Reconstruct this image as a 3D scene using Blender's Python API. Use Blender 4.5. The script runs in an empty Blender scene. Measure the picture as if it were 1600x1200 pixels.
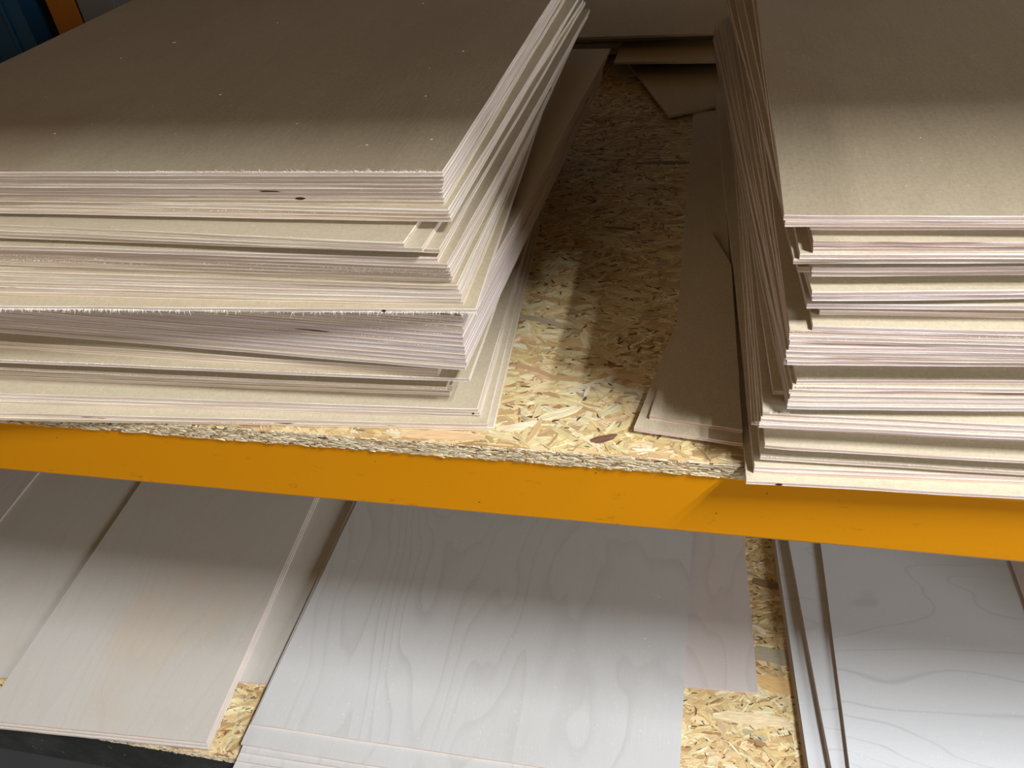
import bpy, bmesh, math, random
from mathutils import Vector, Matrix

# ------------------------------------------------------------------ camera, world, lights, exposure
SC = bpy.context.scene
COL = SC.collection
cam_data = bpy.data.cameras.new('camera')
cam = bpy.data.objects.new('camera', cam_data)
COL.objects.link(cam)
right = Vector((0.97494388, 0.20073301, -0.09586804))
up = Vector((-0.05341995, 0.62961945, 0.77506494))
fwd = Vector((-0.2159415, 0.75052356, -0.62456678))
m = Matrix((right, up, -fwd)).transposed().to_4x4()
m.translation = Vector((0.0, -0.51210124, 0.50159606))
cam.matrix_world = m
cam_data.sensor_width = 36.0
cam_data.lens = 28.1736
cam_data.clip_start = 0.02
SC.camera = cam

world = bpy.data.worlds.new('world')
SC.world = world
world.use_nodes = True
bgn = world.node_tree.nodes['Background']
bgn.inputs[0].default_value = (1.0, 0.72, 0.46, 1)
bgn.inputs[1].default_value = 0.085

def area_light(name, loc, target, sx, sy, power, color):
    """rectangular lamp aimed at target, its length (sy) kept along world Y"""
    l = bpy.data.lights.new(name, 'AREA')
    l.shape = 'RECTANGLE'; l.size = sx; l.size_y = sy
    l.energy = power; l.color = color
    o = bpy.data.objects.new(name, l)
    COL.objects.link(o)
    zz = (Vector(loc) - Vector(target)).normalized()
    yy = Vector((0, 1, 0)); yy = (yy - zz*yy.dot(zz)).normalized()
    mm = Matrix((yy.cross(zz), yy, zz)).transposed().to_4x4(); mm.translation = Vector(loc)
    o.matrix_world = mm
    return o
# two parallel tubes over the aisle, to the right of the camera, plus the dim hall light and an added warm fill
area_light('aisle_tube', (2.46, -1.33, 3.3), (-0.02, 0.05, 0.1), 0.06, 1.10, 178, (0.98, 0.985, 1.0))
area_light('aisle_tube', (2.06, -1.28, 3.3), (-0.02, 0.05, 0.1), 0.06, 1.10, 128, (0.98, 0.985, 1.0))
area_light('hall_lamp', (3.0, -1.9, 1.05), (0.0, 0.1, 0.0), 1.0, 0.8, 92, (0.98, 0.985, 1.0))
area_light('warm_bounce_fill', (-1.3, -2.7, 1.25), (0.0, 0.1, 0.0), 1.6, 1.0, 15, (1.0, 0.70, 0.42))  # no real lamp: added fill standing in for bounce off the opposite racks
SC.view_settings.view_transform = 'Standard'
SC.view_settings.look = 'None'
SC.view_settings.exposure = 0.0
SC.view_settings.gamma = 1.0
SC.view_settings.use_curve_mapping = False

random.seed(11)
R = math.radians

# ------------------------------------------------------------------ helpers
def setp(o, label=None, cat=None, group=None, kind=None):
    if label: o['label'] = label
    if cat: o['category'] = cat
    if group: o['group'] = group
    if kind: o['kind'] = kind
    return o

def link(name, me, mat=None, parent=None):
    o = bpy.data.objects.new(name, me)
    if mat is not None and len(me.materials) == 0: me.materials.append(mat)
    COL.objects.link(o)
    if parent is not None: o.parent = parent
    return o

def mesh_from(name, verts, faces, mats=None, idx=None):
    me = bpy.data.meshes.new(name)
    me.from_pydata(verts, [], faces)
    if mats:
        for x in mats: me.materials.append(x)
    if idx is not None:
        me.polygons.foreach_set('material_index', idx)
    me.update()
    return me

def box(bm, x0, x1, y0, y1, z0, z1, bevel=0.0, M=None):
    r = bmesh.ops.create_cube(bm, size=1.0)
    vs = r['verts']
    for v in vs:
        v.co = Vector(((x0+x1)/2 + v.co.x*(x1-x0), (y0+y1)/2 + v.co.y*(y1-y0), (z0+z1)/2 + v.co.z*(z1-z0)))
        if M is not None: v.co = M @ v.co
    if bevel > 0:
        es = list({e for v in vs for e in v.link_edges})
        bmesh.ops.bevel(bm, geom=es, offset=bevel, segments=2, profile=0.5, affect='EDGES')

def bm_obj(name, bm, mat, parent=None):
    me = bpy.data.meshes.new(name)
    bm.normal_update()
    bm.to_mesh(me); bm.free()
    return link(name, me, mat, parent)

# ------------------------------------------------------------------ materials
def new_mat(name):
    mt = bpy.data.materials.new(name); mt.use_nodes = True
    nt = mt.node_tree
    return mt, nt, nt.nodes['Principled BSDF']

class NB:
    """small node building helper"""
    def __init__(s, nt): s.nt = nt; s.n = nt.nodes; s.l = nt.links
    def add(s, t, **k):
        n = s.n.new(t)
        for a, v in k.items(): setattr(n, a, v)
        return n
    def val(s, sock, v):
        if isinstance(v, bpy.types.NodeSocket): s.l.new(v, sock)
        else: sock.default_value = v
    def math(s, op, a, b=0.0, c=None, clamp=False):
        n = s.add('ShaderNodeMath', operation=op, use_clamp=clamp)
        s.val(n.inputs[0], a); s.val(n.inputs[1], b)
        if c is not None: s.val(n.inputs[2], c)
        return n.outputs[0]
    def mix(s, f, a, b, mode='MIX'):
        n = s.add('ShaderNodeMix', data_type='RGBA', blend_type=mode)
        s.val(n.inputs[0], f)
        for i, v in ((6, a), (7, b)):
            if isinstance(v, tuple) and len(v) == 3: v = v + (1,)
            s.val(n.inputs[i], v)
        return n.outputs[2]
    def noise(s, vec, scale=1.0, detail=3.0, rough=0.5, dist=0.0):
        n = s.add('ShaderNodeTexNoise')
        s.l.new(vec, n.inputs['Vector'])
        n.inputs['Scale'].default_value = scale
        n.inputs['Detail'].default_value = detail
        n.inputs['Roughness'].default_value = rough
        n.inputs['Distortion'].default_value = dist
        return n.outputs[0]
    def vscale(s, vec, sc, off=None):
        n = s.add('ShaderNodeVectorMath', operation='MULTIPLY')
        s.l.new(vec, n.inputs[0]); n.inputs[1].default_value = sc
        o = n.outputs[0]
        if off is not None:
            a = s.add('ShaderNodeVectorMath', operation='ADD')
            s.l.new(o, a.inputs[0]); s.l.new(off, a.inputs[1]); o = a.outputs[0]
        return o
    def ramp(s, f, stops):
        n = s.add('ShaderNodeValToRGB')
        s.l.new(f, n.inputs[0])
        e = n.color_ramp.elements
        while len(e) < len(stops): e.new(0.5)
        for q, (p, c) in zip(e, stops):
            q.position = p; q.color = (c if isinstance(c, tuple) else (c, c, c)) + (1,) if not (isinstance(c, tuple) and len(c) == 4) else c
        return n.outputs[0]
    def bump(s, h, strength, dist, normal=None):
        n = s.add('ShaderNodeBump')
        n.inputs['Strength'].default_value = strength
        n.inputs['Distance'].default_value = dist
        s.l.new(h, n.inputs['Height'])
        return n.outputs[0]

def rand_offset(b):
    oi = b.add('ShaderNodeObjectInfo')
    c = b.add('ShaderNodeCombineXYZ')
    b.val(c.inputs[0], b.math('MULTIPLY', oi.outputs['Random'], 37.0))
    b.val(c.inputs[1], b.math('MULTIPLY', oi.outputs['Random'], 91.0))
    b.val(c.inputs[2], b.math('MULTIPLY', oi.outputs['Random'], 13.0))
    return oi.outputs['Random'], c.outputs[0]

def face_material(name, base, dark, grain='y', contour=0.0, grain_amt=0.25, stain=None, rough=0.55, mottle=0.38, rings=17.0):
    mt, nt, bs = new_mat(name); b = NB(nt)
    tc = b.add('ShaderNodeTexCoord'); oc = tc.outputs['Object']
    rnd, off = rand_offset(b)
    st = (38.0, 2.2, 1.0) if grain == 'y' else (2.2, 38.0, 1.0)
    fib = b.noise(b.vscale(oc, st, off), 1.0, 6.0, 0.62)
    fine = b.noise(b.vscale(oc, (st[0]*9, st[1]*14, 1.0), off), 1.0, 3.0, 0.6)
    big = b.noise(b.vscale(oc, (3.0, 3.0, 1.0), off), 1.0, 3.0, 0.5)
    f = b.math('ADD', b.math('MULTIPLY', b.math('SUBTRACT', fib, 0.5), grain_amt*2.2), 0.35)
    f = b.math('ADD', f, b.math('MULTIPLY', b.math('SUBTRACT', big, 0.5), 0.8))
    f = b.math('ADD', f, b.math('MULTIPLY', b.math('SUBTRACT', fine, 0.5), 0.25), clamp=True)
    col = b.mix(f, base, dark)
    mott = b.noise(b.vscale(oc, (330.0, 260.0, 1.0), off), 1.0, 4.0, 0.7, 0.6)
    col = b.mix(b.math('MULTIPLY', b.ramp(mott, [(0.30, 1.0), (0.58, 0.0)]), mottle), col, tuple(v*0.72 for v in dark[:3]))
    if contour > 0:      # rotary cut growth-ring contours
        cs = (4.6, 1.25, 1.0) if grain == 'y' else (1.5, 4.2, 1.0)
        cn = b.noise(b.vscale(oc, cs, off), 1.0, 2.6, 0.42, 0.25)
        ph = b.math('FRACT', b.math('MULTIPLY', cn, rings))
        ln = b.ramp(ph, [(0.0, 0.0), (0.62, 0.12), (0.90, 1.0), (0.94, 0.15), (1.0, 0.0)] if grain == 'y' else [(0.0, 0.0), (0.89, 0.04), (0.955, 1.0), (0.975, 0.5), (1.0, 0.0)])
        soft = b.noise(b.vscale(oc, (6.0, 4.0, 1.0), off), 1.0, 2.0, 0.5)
        ln = b.math('MULTIPLY', ln, b.math('MULTIPLY', soft, contour*1.8), clamp=True)
        col = b.mix(ln, col, tuple(v*0.74 for v in dark[:3]))
    if stain:
        sn = b.noise(b.vscale(oc, (5.0, 3.0, 1.0) if grain == 'y' else (3.0, 5.0, 1.0), off), 1.0, 4.0, 0.55)
        sf = b.ramp(sn, [(0.52, 0.0), (0.70, 0.55)])
        col = b.mix(sf, col, stain)
    # pale scratches and dust flecks
    sp = b.noise(b.vscale(oc, (420.0, 150.0, 1.0), off), 1.0, 2.0, 0.5)
    spf = b.ramp(sp, [(0.66, 0.0), (0.75, 0.55)])
    col = b.mix(spf, col, tuple(min(1, v*1.25) for v in base[:3]))
    b.l.new(col, bs.inputs['Base Color'])
    bs.inputs['Roughness'].default_value = rough
    bs.inputs['Specular IOR Level'].default_value = 0.35
    b.l.new(b.bump(b.math('ADD', fib, fine), 0.25, 0.0006), bs.inputs['Normal'])
    return mt

T = 0.0042      # pitch of one sheet in a stack
TH = 0.00408     # thickness of one sheet

def edge_material(name, light, mid, glue, streak=False):
    """cut edge of a three-ply sheet: pale outer plies, end-grain core, thin glue lines"""
    mt, nt, bs = new_mat(name); b = NB(nt)
    tc = b.add('ShaderNodeTexCoord'); oc = tc.outputs['Object']
    rnd, off = rand_offset(b)
    sep = b.add('ShaderNodeSeparateXYZ'); b.l.new(oc, sep.inputs[0])
    wob = b.noise(b.vscale(oc, (9.0, 9.0, 1.0), off), 1.0, 3.0, 0.5)
    z = b.math('ADD', b.math('DIVIDE', sep.outputs[2], TH), b.math('MULTIPLY', b.math('SUBTRACT', wob, 0.5), 0.22))
    ply = b.ramp(z, [(0.0, 0.1), (0.27, 0.0), (0.33, 1.0), (0.39, 0.62), (0.62, 0.5), (0.68, 1.0), (0.74, 0.05), (1.0, 0.0)])
    long = b.noise(b.vscale(oc, (7.0, 7.0, 700.0), off), 1.0, 5.0, 0.65)
    fuzz = b.noise(b.vscale(oc, (420.0, 420.0, 1300.0), off), 1.0, 3.0, 0.7)
    col = b.mix(b.math('MULTIPLY', ply, 1.0), light, mid)
    gl = b.ramp(z, [(0.28, 0.0), (0.33, 1.0), (0.38, 0.0), (0.63, 0.0), (0.68, 0.9), (0.73, 0.0)])
    brk = b.noise(b.vscale(oc, (14.0, 14.0, 250.0), off), 1.0, 3.0, 0.6)
    gl = b.math('MULTIPLY', gl, b.ramp(brk, [(0.32, 0.15), (0.55, 1.0)]))
    col = b.mix(b.math('MULTIPLY', gl, 0.9), col, glue)
    lf = b.ramp(long, [(0.40, 0.0), (0.62, 0.85)])
    col = b.mix(lf, col, tuple(v*0.78 for v in mid))
    tint = b.ramp(rnd, [(0.0, (1.0, 0.955, 0.945)), (0.3, (0.97, 0.985, 1.0)), (0.55, (1.0, 0.97, 0.86)), (0.8, (0.93, 0.89, 0.90)), (1.0, (1.0, 1.0, 0.95))])
    col = b.mix(1.0, col, tint, 'MULTIPLY')
    ff = b.ramp(fuzz, [(0.25, 0.0), (0.5, 0.5), (0.78, 1.0)])
    col = b.mix(b.math('MULTIPLY', b.math('SUBTRACT', 1.0, ff), 0.35), col, tuple(v*0.62 for v in mid[:3]))
    if streak:
        sn = b.noise(b.vscale(oc, (7.0, 7.0, 420.0), off), 1.0, 4.0, 0.6)
        col = b.mix(b.ramp(sn, [(0.53, 0.0), (0.63, 0.9)]), col, (0.20, 0.105, 0.075))
    # knots and voids in the core ply
    vn = b.noise(b.vscale(oc, (16.0, 16.0, 160.0), off), 1.0, 2.0, 0.5)
    vf = b.ramp(vn, [(0.735, 0.0), (0.77, 1.0)])
    col = b.mix(vf, col, (0.10, 0.065, 0.05))
    b.l.new(col, bs.inputs['Base Color'])
    bs.inputs['Roughness'].default_value = 0.8
    bs.inputs['Specular IOR Level'].default_value = 0.15
    h = b.math('SUBTRACT', b.math('ADD', fuzz, b.math('MULTIPLY', long, 0.8)), b.math('MULTIPLY', ply, 0.3))
    b.l.new(b.bump(h, 0.5, 0.0005), bs.inputs['Normal'])
    return mt

M = {}
M['face_tan'] = face_material('upper_veneer', (0.60, 0.53, 0.385), (0.455, 0.38, 0.255), 'y', 0.10, 0.22, None, 0.5)
M['face_tan_x'] = face_material('upper_veneer_cross', (0.63, 0.565, 0.425), (0.48, 0.41, 0.285), 'x', 0.10, 0.22, None, 0.5)
M['face_top'] = face_material('dark_top_veneer', (0.455, 0.395, 0.285), (0.335, 0.27, 0.18), 'y', 0.10, 0.25, (0.33, 0.24, 0.17), 0.5)  # darker, browner veneer for the topmost sheet of each stack
M['face_pale'] = face_material('pale_birch', (0.54, 0.555, 0.56), (0.475, 0.468, 0.455), 'y', 0.30, 0.2, None, 0.5, 0.08)
M['face_stained'] = face_material('stained_birch', (0.54, 0.53, 0.50), (0.475, 0.45, 0.40), 'y', 0.12, 0.12, (0.52, 0.44, 0.34), 0.5, 0.1)
M['face_cross'] = face_material('cross_birch', (0.535, 0.56, 0.585), (0.50, 0.51, 0.52), 'x', 0.50, 0.08, None, 0.5, 0.06, 13.0)
M['face_mauve'] = face_material('mauve_birch', (0.56, 0.52, 0.505), (0.49, 0.44, 0.42), 'y', 0.3, 0.2, None, 0.5, 0.1)
M['edge'] = edge_material('cut_edge', (0.96, 0.925, 0.85), (0.66, 0.545, 0.455), (0.24, 0.13, 0.09))
M['edge_mauve'] = edge_material('cut_edge_mauve', (0.84, 0.77, 0.75), (0.58, 0.49, 0.46), (0.20, 0.12, 0.10))
M['edge_white'] = edge_material('cut_edge_white', (0.97, 0.93, 0.90), (0.66, 0.50, 0.455), (0.24, 0.12, 0.10))

M['edge_streak'] = edge_material('cut_edge_streaked', (0.93, 0.87, 0.82), (0.66, 0.52, 0.46), (0.25, 0.14, 0.11), True)

def plain(name, col, rough=0.6, spec=0.3, metal=0.0, nscale=0, namt=0.0):
    mt, nt, bs = new_mat(name); b = NB(nt)
    bs.inputs['Roughness'].default_value = rough
    bs.inputs['Specular IOR Level'].default_value = spec
    bs.inputs['Metallic'].default_value = metal
    if nscale:
        tc = b.add('ShaderNodeTexCoord')
        n = b.noise(tc.outputs['Object'], nscale, 4.0, 0.6)
        b.l.new(b.mix(n, tuple(v*(1-namt) for v in col), tuple(min(1, v*(1+namt)) for v in col)), bs.inputs['Base Color'])
    else: bs.inputs['Base Color'].default_value = col + (1,)
    return mt

M['splinter'] = plain('splinter', (0.88, 0.82, 0.72), 0.8, 0.1, 0, 300, 0.12)
M['dust'] = plain('sawdust', (0.86, 0.78, 0.62), 0.8, 0.1, 0, 300, 0.1)
M['blue'] = plain('blue_paint', (0.006, 0.045, 0.095), 0.5, 0.4, 0, 6, 0.2)
M['orange'] = plain('orange_paint', (0.24, 0.08, 0.003), 0.45, 0.4, 0, 9, 0.12)
M['card'] = plain('white_card', (0.13, 0.135, 0.135), 0.8, 0.1, 0, 9, 0.06)
M['void'] = plain('dark_void', (0.05, 0.03, 0.02), 0.9, 0.05, 0, 50, 0.2)
M['floor'] = plain('dark_matting', (0.03, 0.032, 0.032), 0.85, 0.2, 0, 5, 0.3)
M['wall'] = plain('wall_paint', (0.16, 0.15, 0.14), 0.9, 0.1, 0, 3, 0.1)

# yellow rack paint with small scuffs and chips
mt, nt, bs = new_mat('yellow_paint'); b = NB(nt)
tc = b.add('ShaderNodeTexCoord'); oc = tc.outputs['Object']
n1 = b.noise(b.vscale(oc, (1.5, 3, 5)), 1.0, 2, 0.5)
col = b.mix(n1, (0.52, 0.205, 0.001), (0.64, 0.265, 0.002))
n2 = b.noise(b.vscale(oc, (26, 30, 60)), 1.0, 6, 0.75)
sep = b.add('ShaderNodeSeparateXYZ'); b.l.new(oc, sep.inputs[0])
lowz = b.ramp(b.math('MULTIPLY', b.math('ADD', sep.outputs[2], 0.098), 12.5), [(0.0, 1.0), (0.35, 0.45), (1.0, 0.2)])
sc = b.math('MULTIPLY', b.ramp(n2, [(0.60, 0.0), (0.69, 0.9)]), lowz)
col = b.mix(sc, col, (0.22, 0.10, 0.015))
n3 = b.noise(b.vscale(oc, (120, 120, 120)), 1.0, 2, 0.5)
col = b.mix(b.ramp(n3, [(0.775, 0.0), (0.79, 1.0)]), col, (0.03, 0.02, 0.015))
b.l.new(col, bs.inputs['Base Color'])
bs.inputs['Roughness'].default_value = 0.38
bs.inputs['Specular IOR Level'].default_value = 0.4
b.l.new(b.bump(b.noise(b.vscale(oc, (260, 260, 260)), 1.0, 2, 0.5), 0.12, 0.0006), bs.inputs['Normal'])
M['yellow'] = mt

# near-black toe beam with dusty smears
mt, nt, bs = new_mat('black_steel'); b = NB(nt)
tc = b.add('ShaderNodeTexCoord'); oc = tc.outputs['Object']
n1 = b.noise(b.vscale(oc, (8, 8, 8)), 1.0, 5, 0.65)
n2 = b.noise(b.vscale(oc, (110, 110, 110)), 1.0, 2, 0.5)
col = b.mix(b.ramp(n1, [(0.4, 0.0), (0.75, 1.0)]), (0.022, 0.026, 0.026), (0.06, 0.065, 0.062))
col = b.mix(b.ramp(n2, [(0.70, 0.0), (0.76, 0.7)]), col, (0.32, 0.30, 0.27))
b.l.new(col, bs.inputs['Base Color']); bs.inputs['Roughness'].default_value = 0.6
M['black'] = mt

# OSB: board core below the strands, and the strands themselves (own colour per strand + fibre grain along it)
mt, nt, bs = new_mat('osb_core'); b = NB(nt)
tc = b.add('ShaderNodeTexCoord'); oc = tc.outputs['Object']
v = b.add('ShaderNodeTexVoronoi'); v.inputs['Scale'].default_value = 1.0
dn = b.add('ShaderNodeTexNoise'); dn.inputs['Scale'].default_value = 30
ad = b.add('ShaderNodeMixRGB'); ad.blend_type = 'ADD'; ad.inputs[0].default_value = 1.2
b.l.new(b.vscale(oc, (28, 90, 60)), ad.inputs[1]); b.l.new(dn.outputs['Color'], ad.inputs[2])
b.l.new(ad.outputs[0], v.inputs['Vector'])
sp = b.add('ShaderNodeSeparateColor'); b.l.new(v.outputs['Color'], sp.inputs[0])
col = b.ramp(sp.outputs[0], [(0.0, (0.30, 0.17, 0.07)), (0.3, (0.50, 0.33, 0.16)), (0.6, (0.62, 0.46, 0.24)), (1.0, (0.72, 0.58, 0.34))])
b.l.new(col, bs.inputs['Base Color']); bs.inputs['Roughness'].default_value = 0.7
M['osb'] = mt

mt, nt, bs = new_mat('wood_strand'); b = NB(nt)
at = b.add('ShaderNodeVertexColor'); at.layer_name = 'strand_colour'
uv = b.add('ShaderNodeUVMap'); uv.uv_map = 'along'
fib = b.noise(b.vscale(uv.outputs[0], (60.0, 1400.0, 1.0)), 1.0, 4.0, 0.65)
f2 = b.noise(b.vscale(uv.outputs[0], (25.0, 260.0, 1.0)), 1.0, 2.0, 0.5)
col = b.mix(b.math('MULTIPLY', b.ramp(fib, [(0.32, 1.0), (0.60, 0.0)]), 0.62), at.outputs[0], (0.30, 0.18, 0.08))
col = b.mix(b.math('MULTIPLY', b.ramp(f2, [(0.35, 1.0), (0.6, 0.0)]), 0.25), col, (0.42, 0.28, 0.13))
b.l.new(col, bs.inputs['Base Color']); bs.inputs['Roughness'].default_value = 0.48
bs.inputs['Specular IOR Level'].default_value = 0.45
b.l.new(b.bump(b.math('ADD', fib, f2), 0.35, 0.0005), bs.inputs['Normal'])
M['strand'] = mt

# ------------------------------------------------------------------ setting
bm = bmesh.new(); box(bm, -5, 4, -4, 3.2, -0.96, -0.90)
setp(bm_obj('floor', bm, M['floor']), kind='structure')
bm = bmesh.new(); box(bm, -5, 4, 3.0, 3.1, -0.90, 3.4)
setp(bm_obj('wall_back', bm, M['wall']), kind='structure')

# ------------------------------------------------------------------ OSB boards with real strands and chipped edges
STR_COL = [((0.78, 0.63, 0.36), 10), ((0.84, 0.72, 0.47), 8), ((0.70, 0.52, 0.26), 8), ((0.88, 0.79, 0.58), 5),
           ((0.60, 0.42, 0.21), 5), ((0.50, 0.33, 0.16), 3.5), ((0.46, 0.43, 0.32), 1.3), ((0.70, 0.48, 0.30), 2.5), ((0.30, 0.17, 0.08), 1.8), ((0.07, 0.035, 0.02), 1.2)]
SC_C = [c for c, w in STR_COL]; SC_W = [w for c, w in STR_COL]

def strand_mesh(name, items):
    """items: (cx, cy, ztop, length, width, angle, colour, tilt, wave)"""
    V = []; Fc = []; colr = []; uvs = []
    for (cx, cy, zt, L, W, a, c, tilt, seed) in items:
        rr = random.Random(seed)
        n = 5
        ca, sa = math.cos(a), math.sin(a)
        bend = rr.uniform(-0.07, 0.07)*L
        base = len(V)
        top = []; lo = []
        for k in range(n+1):
            t = k/n - 0.5
            w = W/2*(1 - (abs(t)*2)**4*rr.uniform(0.2, 0.9))*rr.uniform(0.82, 1.1)
            u = t*L; off = bend*(t*t*4 - 0.33)
            for sgn in (-1, 1):
                v = off + sgn*w
                z = zt + tilt*sgn*0.5 - abs(t)*0.0003
                top.append((cx + u*ca - v*sa, cy + u*sa + v*ca, z, u, v))
        for p in top: V.append(p[:3])
        for p in top: V.append((p[0], p[1], p[2]-0.0007))
        N = len(top)
        ou, ov = rr.uniform(0, 9), rr.uniform(0, 9)
        def q(ids):
            Fc.append([base+i for i in ids])
            for i in ids:
                p = top[i % N]
                uvs.append((p[3]+ou, p[4]+ov)); colr.append(c + (1.0,))
        for k in range(n):
            i = 2*k
            q((i, i+2, i+3, i+1))
            q((i, i+N, i+2+N, i+2)); q((i+1, i+3, i+3+N, i+1+N))
        q((0, 1, 1+N, N)); q((2*n, 2*n+N, 2*n+1+N, 2*n+1))
    me = mesh_from(name, V, Fc, [M['strand']])
    ul = me.uv_layers.new(name='along')
    ul.data.foreach_set('uv', [x for uvp in uvs for x in uvp])
    cl = me.color_attributes.new('strand_colour', 'FLOAT_COLOR', 'CORNER')
    cl.data.foreach_set('color', [x for cc in colr for x in cc])
    return me

def jitter(c, rr):
    k = rr.uniform(0.85, 1.12)
    return (min(1, c[0]*k*0.97), min(1, c[1]*k*rr.uniform(1.01, 1.07)), min(1, c[2]*k*rr.uniform(0.9, 1.1)))

def osb_board(label, z, x0, x1, y1, regions, edge_span, dens, specials, thick=0.018):
    bm = bmesh.new(); box(bm, x0, x1, 0.0005, y1, z-thick, z-0.0012)
    board = bm_obj('osb_board', bm, M['osb'])
    setp(board, label, 'shelf board')
    rr = random.Random(int(abs(z)*100)+3)
    items = []
    for (a0, a1, b0, b1) in regions:
        area = (a1-a0)*(b1-b0)
        n = int(area*dens)
        for k in range(n):
            big = rr.random() < 0.30
            L = rr.uniform(0.022, 0.060) if big else rr.uniform(0.004, 0.024)
            W = rr.uniform(0.003, 0.011) if big else rr.uniform(0.0006, 0.004)
            ang = rr.gauss(0.1, 0.55) if rr.random() < 0.75 else rr.uniform(-1.5, 1.5)
            c = rr.choices(SC_C, SC_W)[0]
            if sum(c) < 0.6: L *= 0.45; W *= 0.4
            cy = rr.uniform(b0, b1); cx = rr.uniform(a0, a1)
            ext = abs(math.sin(ang))*L/2 + W
            if cy - ext < 0.001: cy = 0.001 + ext
            zt = z - 0.0008 + 0.0007*(k/n) - (0.0002 if big else 0)
            items.append((cx, cy, min(zt, z-0.0001), L, W, ang, jitter(c, rr), rr.uniform(-0.0003, 0.0003), rr.random()))
    # dark bark flecks
    for (a0, a1, b0, b1) in regions:
        for k in range(int((a1-a0)*(b1-b0)*2600)):
            L = rr.uniform(0.002, 0.011); 
            items.append((rr.uniform(a0, a1), rr.uniform(max(b0, 0.008), b1), z-0.0001, L, rr.uniform(0.0006, 0.0024), rr.gauss(0.1, 0.8), (0.05, 0.025, 0.015), 0, rr.random()))
    o = link('wood_strands', strand_mesh('wood_strands', items), None, board)
    setp(o, kind='stuff')
    for (lab, it) in specials:
        s = link('wood_strand', strand_mesh('wood_strand', [it + (rr.random(),)]), None, board)
        s['label'] = lab
    # front edge: crushed strand ends seen end-on
    ex0, ex1 = edge_span
    items = []
    V = []; Fc = []; colr = []; uvs = []
    n = int((ex1-ex0)*4200)
    for k in range(n):
        L = rr.uniform(0.002, 0.013); H = rr.uniform(0.0003, 0.0011)
        cx = rr.uniform(ex0, ex1); cz = z - rr.uniform(0.0008, thick-0.0006); a = rr.gauss(0, 0.16)
        dep = rr.uniform(-0.0012, 0.0001)
        c = rr.choices([(0.86, 0.78, 0.62), (0.78, 0.68, 0.52), (0.62, 0.48, 0.32), (0.38, 0.25, 0.15), (0.09, 0.05, 0.035)], [7, 6, 3, 2, 1.8])[0]
        if sum(c) < 0.3: L *= 0.5
        c = jitter(c, rr)
        base = len(V); ca, sa = math.cos(a), math.sin(a)
        for yy in (dep, 0.0006):
            for (u, v) in ((-L/2, -H*0.25), (L*0.1, -H/2), (L/2, 0), (0.0, H/2)):
                V.append((cx+u*ca-v*sa, yy, cz+u*sa+v*ca))
        fs = [(0, 1, 2, 3), (0, 4, 5, 1), (1, 5, 6, 2), (2, 6, 7, 3), (3, 7, 4, 0)]
        for f in fs:
            Fc.append([base+i for i in f])
            for i in f: uvs.append((V[base+i][0], V[base+i][2])); colr.append(c+(1.0,))
    me = mesh_from('edge_chips', V, Fc, [M['strand']])
    ul = me.uv_layers.new(name='along'); ul.data.foreach_set('uv', [x for p in uvs for x in p])
    cl = me.color_attributes.new('strand_colour', 'FLOAT_COLOR', 'CORNER'); cl.data.foreach_set('color', [x for p in colr for x in p])
    setp(link('edge_chips', me, None, board), kind='stuff')
    return board

up_special = [
 ('dark brown bark chip in the board near its front edge', (-0.073, 0.021, 0.0001, 0.026, 0.009, 0.45, (0.10, 0.04, 0.035), 0.0)),
 ('pinkish brown strand beside the left stack', (-0.158, 0.116, 0.0001, 0.050, 0.006, -0.32, (0.52, 0.32, 0.20), 0.0)),
 ('greenish grey weathered strand', (-0.168, 0.205, 0.0, 0.060, 0.009, -0.25, (0.42, 0.40, 0.30), 0.0)),
 ('long orange-brown strand above the grey one', (-0.150, 0.245, 0.0001, 0.075, 0.007, -0.2, (0.56, 0.36, 0.17), 0.0)),
 ('pale yellow strand in the lit patch', (-0.118, 0.052, 0.0001, 0.045, 0.011, 0.5, (0.90, 0.82, 0.55), 0.0)),
 ('pale cream strand near the left stack corner', (-0.155, 0.030, 0.0001, 0.042, 0.008, 0.35, (0.90, 0.83, 0.62), 0.0)),
 ('wide pinkish strand on the front lip', (-0.225, 0.010, 0.0001, 0.080, 0.013, 0.05, (0.80, 0.57, 0.34), 0.0)),
 ('dark elongated strand deep between the stacks', (-0.055, 0.615, 0.0001, 0.080, 0.010, 0.02, (0.16, 0.08, 0.04), 0.0)),
 ('curved dark strand halfway between the stacks', (-0.095, 0.415, 0.0001, 0.036, 0.005, -0.15, (0.14, 0.07, 0.035), 0.0)),
 ('curved tan strand standing towards the front lip', (-0.138, 0.026, 0.00015, 0.036, 0.006, 1.35, (0.66, 0.47, 0.24), 0.0)),
]
osb_board('upper chipboard shelf deck of pressed strands between the two plywood stacks', 0.0, -2.3, 0.95, 1.9,
          [(-0.30, 0.07, 0.0, 0.55), (-0.34, 0.08, 0.55, 1.12), (-0.80, -0.30, 0.0, 0.05)], (-0.80, 0.075), 26000, up_special)
low_special = [
 ('grey-green strand beside the short sheet', (0.168, 0.315, -0.7599, 0.09, 0.030, -0.10, (0.40, 0.40, 0.31), 0.0)),
 ('orange strand below the grey-green one', (0.172, 0.262, -0.7599, 0.09, 0.028, -0.12, (0.74, 0.50, 0.22), 0.0)),
 ('long pale strand in front of the short sheet', (0.125, 0.195, -0.7598, 0.12, 0.020, 0.03, (0.88, 0.76, 0.50), 0.0)),
 ('dark grey strand in the shade', (0.165, 0.465, -0.7599, 0.06, 0.018, -0.12, (0.20, 0.14, 0.09), 0.0)),
 ('thin yellow sliver lying askew', (0.062, 0.180, -0.7598, 0.050, 0.005, -0.75, (0.82, 0.64, 0.28), 0.0)),
]
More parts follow.
